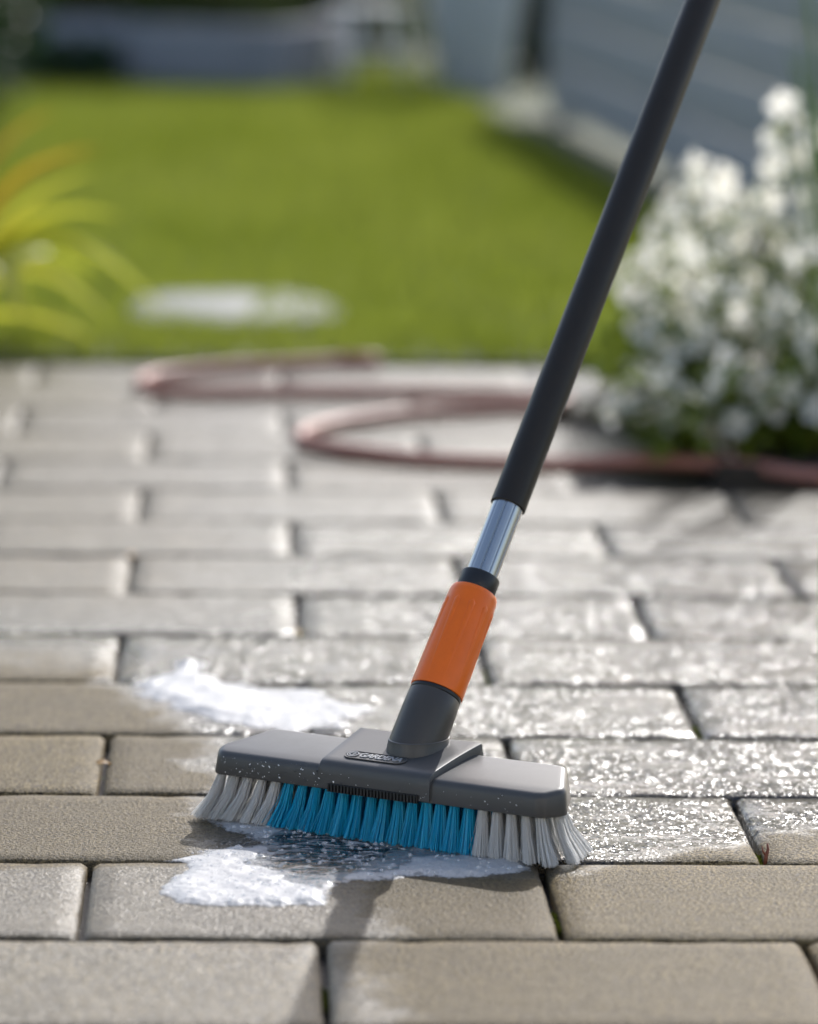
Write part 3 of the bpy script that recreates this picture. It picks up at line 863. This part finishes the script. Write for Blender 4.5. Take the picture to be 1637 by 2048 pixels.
# foot: carries the neck's line down to the cover; the neck itself ends on a level cut
def axis_skin(name, rings, mat, nn=56):
    # rings: (radius, level height or None, distance along the axis)
    vs, fs = [], []
    for r_, zc, l in rings:
        for k in range(nn):
            a = 2 * math.pi * k / nn; x, y = r_ * math.cos(a), r_ * math.sin(a)
            ll = l if zc is None else (zc - b0.z - x * xa.z - y * ya.z) / d0.z
            vs.append(AX @ Vector((x, y, ll)))
    for j in range(len(rings) - 1):
        for k in range(nn): fs.append((j * nn + k, j * nn + (k + 1) % nn, (j + 1) * nn + (k + 1) % nn, (j + 1) * nn + k))
    mb = MB(); mb.add(vs, fs)
    return sharp(mb.build(name, mat, broom), 40)
fm = MB(); vs = []; fs = []; nn = 56
levels = [(1.09, .052), (1.06, .0585), (1.025, .0625), (1.0, .0650), (.995, .0668), (.97, .0672), (.92, .0672)]
cz = AX @ Vector((0, 0, (.0668 - b0.z) / d0.z))
for f_, z in levels:
    for k in range(nn):
        a = 2 * math.pi * k / nn; x, y = .0196 * math.cos(a), .0196 * math.sin(a)
        q = AX @ Vector((x, y, (.0668 - b0.z - x * xa.z - y * ya.z) / d0.z))
        vs.append((cz.x + (q.x - cz.x) * f_, cz.y + (q.y - cz.y) * f_, z))
for j in range(len(levels) - 1):
    for k in range(nn): fs.append((j * nn + k, j * nn + (k + 1) % nn, (j + 1) * nn + (k + 1) % nn, (j + 1) * nn + k))
fm.add(vs, fs); sharp(fm.build('neck_foot', M['head'], broom), 40)
axis_skin('neck', [(.0183, .0660, 0), (.0188, .0668, 0), (.0189, .0674, 0), (.0188, None, .022), (.0184, None, .0345), (.0178, None, .0355), (.010, None, .0355)], M['neck'])
on_axis('seal_ring', [(.010, .0350), (.0176, .0352), (.0182, .0362), (.0182, .0380), (.0176, .0390), (.010, .0390)], M['ring'])
slv = on_axis('grip_sleeve', [(.012, .0385), (.0178, .0385), (.0186, .0388), (.0188, .0398), (.0185, .060), (.0178, .095), (.0172, .1125), (.0168, .1150), (.0160, .1168), (.0148, .1176), (.0125, .1178)], M['orange'])
# raised grip ribs down the sleeve
rb = MB(); vs = []; fs = []; L0, L1 = .0425, .1065; sg = 22; cs = 9
for i in range(sg + 1):
    u = i / sg; z = L0 + (L1 - L0) * u
    e = min(1, (L1 - z) / .0035); e = math.sqrt(max(0, 1 - (1 - e) ** 2))
    lowfade = min(1, u * 2.2)
    half = (.0012 + .0014 * u) * max(.02, e); hgt = (.0002 + .00085 * u) * max(.0, e)
    rad = .0186 - (z - .0398) * .019
    for k in range(cs):
        q = -1 + 2 * k / (cs - 1)
        vs.append(((rad - .0003) + (hgt + .0003) * (1 - q * q) ** .5, q * half, z))
for i in range(sg):
    for k in range(cs - 1): fs.append((i * cs + k, i * cs + k + 1, (i + 1) * cs + k + 1, (i + 1) * cs + k))
rb.add(vs, fs); rbm = rb.mesh('rib', M['orange'], True)
for k in range(10):
    o = link('rib', rbm, slv); o.rotation_euler = (0, 0, R(15 + 36 * k))
on_axis('collar', [(.0125, .1172), (.0134, .1174), (.0137, .1182), (.0139, .1290), (.0136, .1298), (.0110, .1300)], M['ring'])
# ribbed aluminium inner tube
tm = MB(); nn = 160; vs = []; fs = []
for z in (.110, .32):
    for k in range(nn):
        a = 2 * math.pi * k / nn
        gr = 0
        for g in range(10):
            d = abs((a - g * 2 * math.pi / 10 + math.pi) % (2 * math.pi) - math.pi)
            if d < .05: gr = -.0006 * (1 - d / .05)
        r_ = .0112 + gr
        vs.append((r_ * math.cos(a), r_ * math.sin(a), z))
for k in range(nn): fs.append((k, (k + 1) % nn, nn + (k + 1) % nn, nn + k))
tm.add(vs, fs); tb = tm.build('inner_tube', M['alu'], broom); tb.matrix_local = AX; sharp(tb, 25)
on_axis('pole', [(.0113, .1855), (.0122, .1853), (.0127, .1858), (.0127, .1878), (.0126, .30), (.0126, 1.08), (.0122, 1.081), (0.0, 1.081)], M['pole'])
on_axis('hand_grip', [(.0128, .95), (.0155, .952), (.0162, .96), (.0162, 1.085), (.0150, 1.095), (0, 1.097)], M['ring'])

# bristle tufts
def tuft_mesh(nb, length, off, fan, seed, mat, name):
    rr = random.Random(seed); V = []; F = []
    for i in range(nb):
        a = rr.uniform(0, 6.283); q = math.sqrt(rr.random())
        rx, ry = q * .0027 * math.cos(a), q * .0027 * math.sin(a)
        g = fan * rr.uniform(.8, 1.15)
        stray = rr.random() < .06
        tx = off[0] + rx * g * (1.5 if stray else 1) + rr.uniform(-.0005, .0005); ty = off[1] + ry * g + rr.uniform(-.0005, .0005)
        tz = -length * rr.uniform(.95, 1.0) + .004 * q * q * .6
        mid = (rx + (tx - rx) * .42, ry + (ty - ry) * .42, tz * .5)
        th = rr.uniform(0, 2)
        o = len(V)
        for (px, py, pz), rd in (((rx, ry, .004), .00030), (mid, .00029), ((tx, ty, tz), .00022)):
            for k in range(3): V.append((px + rd * math.cos(th + 2.094 * k), py + rd * math.sin(th + 2.094 * k), pz))
        for j in (0, 3):
            for k in range(3):
                k2 = (k + 1) % 3; F.append((o + j + k, o + j + k2, o + j + 3 + k2, o + j + 3 + k))
        F.append((o + 6, o + 7, o + 8))
    mb = MB(); mb.add(V, F)
    return mb.mesh(name, mat)
def splay(x):   # tip shift along the head
    if x < -.02: return -.0035 - .016 * ((-.02 - x) / .11) ** 1.15
    if x < .07: return -.0035 * (1 - (x + .02) / .09)
    return .013 * ((x - .07) / .06) ** 2.0
rows = [(.0065, 0, -.0030, 24), (.0195, .5, -.0012, 23), (.0325, 0, .0010, 24), (.0455, .5, .0030, 21)]
sd_i = 0
for ri, (ys, ph, fy, cnt) in enumerate(rows):
    for k in range(cnt):
        x = (k - (cnt - 1) / 2) * .01065
        lim = .1245 if ys < .03 else .118 if ys < .04 else .112
        if abs(x) > lim: continue
        u = (x + .1225) / .245
        white = (u < .205 or u > .785)
        sd_i += 1
        m_ = M['white_b'] if white else M['blue_b']
        nm = 'bristle_tuft'
        me = tuft_mesh(135 if ri == 0 else 70, HB - .0004, (splay(x) + random.uniform(-.001, .001), fy), random.uniform(2.2, 2.7), sd_i, m_, nm)
        o = link(nm, me, broom); o.location = (x, ys, HB)
for k, (x, y) in enumerate(((.1285, .017), (.1245, .026), (.1195, .036), (.1150, .046), (-.1285, .017), (-.1245, .026), (-.1195, .036))):
    sg_ = 1 if x > 0 else -1
    me = tuft_mesh(135, HB - .0004, (sg_ * (.014 + .002 * (k % 4)), .002 * (k % 4)), 1.8, 900 + k, M['white_b'], 'bristle_tuft')
    o = link('bristle_tuft', me, broom); o.location = (x, y, HB)

# water beads on the front of the head
mb = MB(); rr = random.Random(5)
for k in range(210):
    x = rr.choice((rr.uniform(-.122, -.02), rr.uniform(-.122, -.06), rr.uniform(-.1, .12)))
    z = rr.uniform(HB + .0015, .0485); r_ = .0003 + .0010 * rr.random() ** 4
    y0 = (.0015 * (z - HB) / .0155) if abs(x) > .0445 else -.0016
    vs = []; fs = []
    for i, (q, hh) in enumerate(((1, 0), (.8, .5), (.4, .8))):
        for j in range(6):
            a = j * math.pi / 3; vs.append((x + r_ * q * math.cos(a), y0 - r_ * hh, z + r_ * q * math.sin(a) * 1.1))
    vs.append((x, y0 - r_ * .9, z))
    for i in range(2):
        for j in range(6): fs.append((i * 6 + j, i * 6 + (j + 1) % 6, (i + 1) * 6 + (j + 1) % 6, (i + 1) * 6 + j))
    for j in range(6): fs.append((12 + j, 12 + (j + 1) % 6, 18))
    mb.add(vs, fs)
tag(mb.build('water_beads', M['drop'], broom, True), kind='stuff')
mb = MB()
for k in range(90):
    x = rr.choice((rr.uniform(-.122, -.03), rr.uniform(-.122, -.08), rr.uniform(-.1, .12))); z = rr.uniform(HB + .001, .047); r_ = .00012 + .0004 * rr.random() ** 3
    y0 = (.0015 * (z - HB) / .0155) if abs(x) > .0445 else -.0016
    a = rr.uniform(-.9, .9); e = rr.uniform(1, 2.4)
    vs = [(x + r_ * (math.cos(q) * math.cos(a) * e - math.sin(q) * math.sin(a)), y0 - .00012, z + r_ * (math.cos(q) * math.sin(a) * e + math.sin(q) * math.cos(a))) for q in [j * math.pi / 3 for j in range(6)]] + [(x, y0 - .00012 - r_ * .8, z)]
    mb.add(vs, [(j, (j + 1) % 6, 6) for j in range(6)])
tag(mb.build('foam_flecks', M['fleck'], broom, True), kind='stuff')

# ------------------------------------------------------------------ foam and water
def sdf(px, py, poly):
    poly = np.array(poly); n = len(poly); d = np.full(px.shape, 1e9); inside = np.zeros(px.shape, bool)
    for i in range(n):
        a, b = poly[i], poly[(i + 1) % n]; e = b - a
        wx, wy = px - a[0], py - a[1]
        u = np.clip((wx * e[0] + wy * e[1]) / (e @ e), 0, 1)
        d = np.minimum(d, (wx - e[0] * u) ** 2 + (wy - e[1] * u) ** 2)
        c = ((a[1] > py) != (b[1] > py))
        with np.errstate(divide='ignore', invalid='ignore'):
            xi = (b[0] - a[0]) * (py - a[1]) / (b[1] - a[1]) + a[0]
        inside ^= c & (px < xi)
    return np.where(inside, 1, -1) * np.sqrt(d)
def sstep(x, a, b):
    t = np.clip((x - a) / (b - a), 0, 1); return t * t * (3 - 2 * t)
def heightfield(name, x0, x1, y0, y1, res, hfn, mat, cut=.0002):
    nx, ny = int((x1 - x0) / res) + 1, int((y1 - y0) / res) + 1
    X, Y = np.meshgrid(np.linspace(x0, x1, nx), np.linspace(y0, y1, ny))
    H, T = hfn(X, Y)
    on = H > cut
    idx = -np.ones(X.shape, int)
    fm_ = on[:-1, :-1] | on[1:, :-1] | on[:-1, 1:] | on[1:, 1:]
    need = np.zeros(X.shape, bool)
    need[:-1, :-1] |= fm_; need[1:, :-1] |= fm_; need[:-1, 1:] |= fm_; need[1:, 1:] |= fm_
    idx[need] = np.arange(need.sum())
    V = np.stack([X[need], Y[need], np.where(on, H, -.0006)[need]], 1)
    j, i = np.where(fm_)
    F = np.stack([idx[j, i], idx[j, i + 1], idx[j + 1, i + 1], idx[j + 1, i]], 1)
    me = bpy.data.meshes.new(name); me.from_pydata(V.tolist(), [], F.tolist()); me.materials.append(mat); me.shade_smooth()
    at = me.attributes.new('thick', 'FLOAT', 'POINT'); at.data.foreach_set('value', np.clip(np.where(on, T, 0)[need], 0, 1).astype(np.float32))
    return link(name, me)
def nz(X, Y, s, o=0.0):
    out = np.empty(X.shape); f = out.ravel()
    for i, (x, y) in enumerate(zip(X.ravel(), Y.ravel())): f[i] = noise.fractal(Vector((x * s + o, y * s + o, o)), .9, 2.1, 3)
    return out
foamA = [(-.1017, .1092), (-.0996, .1423), (-.0928, .1654), (-.085, .1737), (-.0866, .1929), (-.1006, .2011), (-.0842, .2153), (-.071, .2325), (-.0542, .2442), (-.0373, .2474), (-.0542, .2791), (-.0714, .3055), (-.0819, .3173), (-.0751, .3356), (-.037, .3211), (-.0095, .3036), (.0242, .2746), (.0574, .249), (.0908, .238), (.1177, .2356), (.1427, .2049), (.1409, .1771), (.1202, .1631), (.0869, .1558), (.0607, .1581), (.0407, .1484), (.021, .1481), (.0092, .1305), (.0109, .1042), (.005, .0821), (-.0254, .0779), (-.0508, .0762), (-.0763, .081), (-.0924, .0898)]
hole = [(-.0235, .2738), (.0037, .2742), (.0369, .2414), (.0567, .2275), (.0424, .2033), (.0183, .1711), (.0016, .1573), (-.0244, .1773), (-.0342, .2049), (-.0239, .2333)]
thickA = [(-.098, .112), (-.096, .14), (-.086, .168), (-.06, .19), (-.045, .165), (-.02, .125), (.0, .10), (-.004, .086), (-.03, .082), (-.06, .081), (-.085, .088)]
thickB = [(.05, .165), (.075, .195), (.105, .215), (.135, .20), (.132, .18), (.11, .168), (.08, .161)]
def hA(X, Y):
    n1 = nz(X, Y, 55, 1.3); n2 = nz(X, Y, 210, 7.7)
    d = sdf(X, Y, foamA) + n1 * .004 + n2 * .0012
    dh = sdf(X, Y, hole) + n1 * .010 + n2 * .003
    core = sstep(np.maximum(sdf(X, Y, thickA), sdf(X, Y, thickB)) + n1 * .006, -.016, .012)
    edge = sstep(d + .003, 0, .012)
    T = sstep(d, -.006, .014) * (.42 + .45 * core + .25 * np.clip(n1 + .35, 0, 1)) * (1 - .97 * sstep(dh, -.012, .006))
    strand = np.clip(1 - np.abs(nz(X * .55, Y * 1.5, 60, 3.1)) * 5, 0, 1)
    T = np.maximum(T, edge * .55 * strand * sstep(dh, -.02, .0))
    H = edge ** .5 * T * (.0030 + .0005 * n1 + .00004 * n2)
    return H, T
tag(heightfield('soap_foam', -.118, .155, .066, .345, .0011, hA, M['foam']), 'white soap foam spreading in front of and under the bristles', 'foam', kind='stuff')
foamB = [(-.1368, .7593), (-.1307, .8054), (-.1113, .8407), (-.1063, .9104), (-.0943, .9367), (-.0815, .9047), (-.0749, .8314), (-.0547, .8075), (-.0268, .7881), (-.0028, .7887), (.03, .7533), (.06, .70), (.03, .62), (-.0204, .600), (-.0545, .6229), (-.0813, .6461), (-.1011, .6924), (-.1251, .7302)]
thB = [(-.128, .762), (-.11, .82), (-.098, .90), (-.088, .88), (-.08, .80), (-.05, .76), (-.03, .70), (-.04, .65), (-.07, .67), (-.1, .71)]
def hB(X, Y):
    n1 = nz(X, Y, 42, 5.3); n2 = nz(X, Y, 170, 2.7)
    d = sdf(X, Y, foamB) + n1 * .010 + n2 * .003
    core = sstep(sdf(X, Y, thB) + n1 * .008, -.02, .012)
    edge = sstep(d, 0, .016)
    T = sstep(d, -.006, .026) * (.36 + .65 * core) + edge * .25 * np.clip(n1 + .25, 0, 1)
    return edge ** .6 * T * (.0030 + .0006 * n1 + .00006 * n2), T
tag(heightfield('soap_foam', -.16, .08, .58, .96, .0016, hB, M['foam']), 'white soap foam patch on the pavers behind the broom head', 'foam', kind='stuff')
def bubbles(name, label, n, poly, dz, rmax, seed):
    rr = random.Random(seed); mb = MB(); pl = np.array(poly); lo, hi = pl.min(0), pl.max(0); done = 0
    while done < n:
        x, y = rr.uniform(lo[0], hi[0]), rr.uniform(lo[1], hi[1])
        if sdf(np.array([x]), np.array([y]), poly)[0] < .002: continue
        r_ = .0004 + rmax * rr.random() ** 3; done += 1
        vs = []; fs = []
        for q in (0, 30, 58):
            for j in range(8): vs.append((x + r_ * math.cos(R(q)) * math.cos(j * math.pi / 4), y + r_ * math.cos(R(q)) * math.sin(j * math.pi / 4), dz + r_ * math.sin(R(q))))
        vs.append((x, y, dz + r_))
        for i in range(2):
            for j in range(8): fs.append((i * 8 + j, i * 8 + (j + 1) % 8, (i + 1) * 8 + (j + 1) % 8, (i + 1) * 8 + j))
        fs += [(16 + j, 16 + (j + 1) % 8, 24) for j in range(8)]
        mb.add(vs, fs)
    return tag(mb.build(name, M['bubble'], None, True), label, 'bubbles', kind='stuff')
bubbles('soap_bubbles', 'small clear soap bubbles scattered over the foam and puddle', 700, foamA, .0022, .0016, 3)
def hW(X, Y):
    n1 = nz(X, Y, 40, 9.3)
    d = sdf(X, Y, [(-.055, .25), (-.02, .30), (.06, .26), (.13, .20), (.10, .165), (.03, .155), (.0, .12), (-.03, .14), (-.05, .18)]) + n1 * .006
    return sstep(d, 0, .012) * (.0016 + .0009 * n1), d * 0 + 1
tag(heightfield('soapy_puddle', -.08, .15, .10, .33, .002, hW, M['water']), 'shallow soapy water puddled in front of the blue bristles', 'puddle', kind='stuff')

# ------------------------------------------------------------------ bits in the joints
def moss(x, y, ln_, along, label, seed, mat='moss', n=160):
    rr = random.Random(seed); mb = MB()
    for k in range(n):
        u = rr.uniform(-.5, .5) * ln_; v = rr.gauss(0, .0012)
        px, py = (u, v) if along == 'x' else (v, u)
        a = rr.uniform(0, 6.28); l = rr.uniform(.002, .005); d = Vector((math.cos(a) * .5, math.sin(a) * .5, 1)).normalized()
        s2 = d.cross(Vector((math.sin(a), -math.cos(a), 0))).normalized() * l * .25
        q = Vector((px, py, -.0115 + rr.uniform(0, .005)))
        mb.add([q, q + d * l * .6 - s2, q + d * l * .6 + s2, q + d * l], [(0, 1, 2), (1, 3, 2)])
    o = mb.build('moss_tuft', M[mat]); o.location = (x, y, 0)
    return tag(o, label, 'moss', 'moss in the paving joints')
moss(.150, .061, .05, 'y', 'green moss in the joint in front of the right end of the broom', 1)
moss(.30, .64, .05, 'y', 'green moss in the wet joint right of the broom neck', 2, n=220)
moss(.30, .225, .04, 'y', 'green moss beside the red brown twig', 3)
moss(.149, .86, .06, 'y', 'green moss in the joint just right of the orange sleeve', 4)
moss(.0, -.12, .04, 'y', 'green moss in the joint at the bottom edge', 5)
moss(.0, 1.04, .03, 'y', 'green moss beside the orange leaf', 6)
moss(.285, .602, .03, 'x', 'green moss at the joint crossing behind the broom', 7)
tw = MB(); tw.tube([(0, 0, -.010), (.001, -.001, .002), (.0025, .001, .006), (.002, .002, .010)], [.0012, .0013, .0010, .0006], 6)
tw.tube([(.001, -.001, .002), (-.0012, .0, .005), (-.0018, .0005, .0085)], [.0009, .0007, .0004], 5)
o = tw.build('twig', M['twig'], None, True); o.location = (.3012, .2145, 0); tag(o, 'tiny red brown twig sticking out of a paving joint on the right', 'twig')
def dead_leaf(x, y, s, rz, label):
    mb = MB(); vs = []; n = 6
    for i in range(n + 1):
        u = i / n; ww = math.sin(math.pi * (u * .9 + .06)) * .35
        for k in (-1, 0, 1): vs.append((s * (u - .5), s * ww * k, s * (.12 * abs(k) + .15 * math.sin(u * 3))))
    fs = [(i * 3 + k, i * 3 + k + 1, i * 3 + k + 4, i * 3 + k + 3) for i in range(n) for k in (0, 1)]
    mb.add(vs, fs); o = mb.build('fallen_leaf', M['dead'], None, True); o.location = (x, y, -.002); o.rotation_euler = (.2, .1, rz)
    return tag(o, label, 'leaf', 'fallen leaf scraps in the joints')
dead_leaf(-.1507, .503, .012, .3, 'tiny amber leaf scrap caught in the joint left of the broom head')
dead_leaf(-.0002, 1.02, .014, 1.4, 'tiny orange leaf scrap in the joint left of the orange sleeve')
dead_leaf(-.151, 1.401, .013, .8, 'tiny pale leaf scrap at the top of a far left joint')
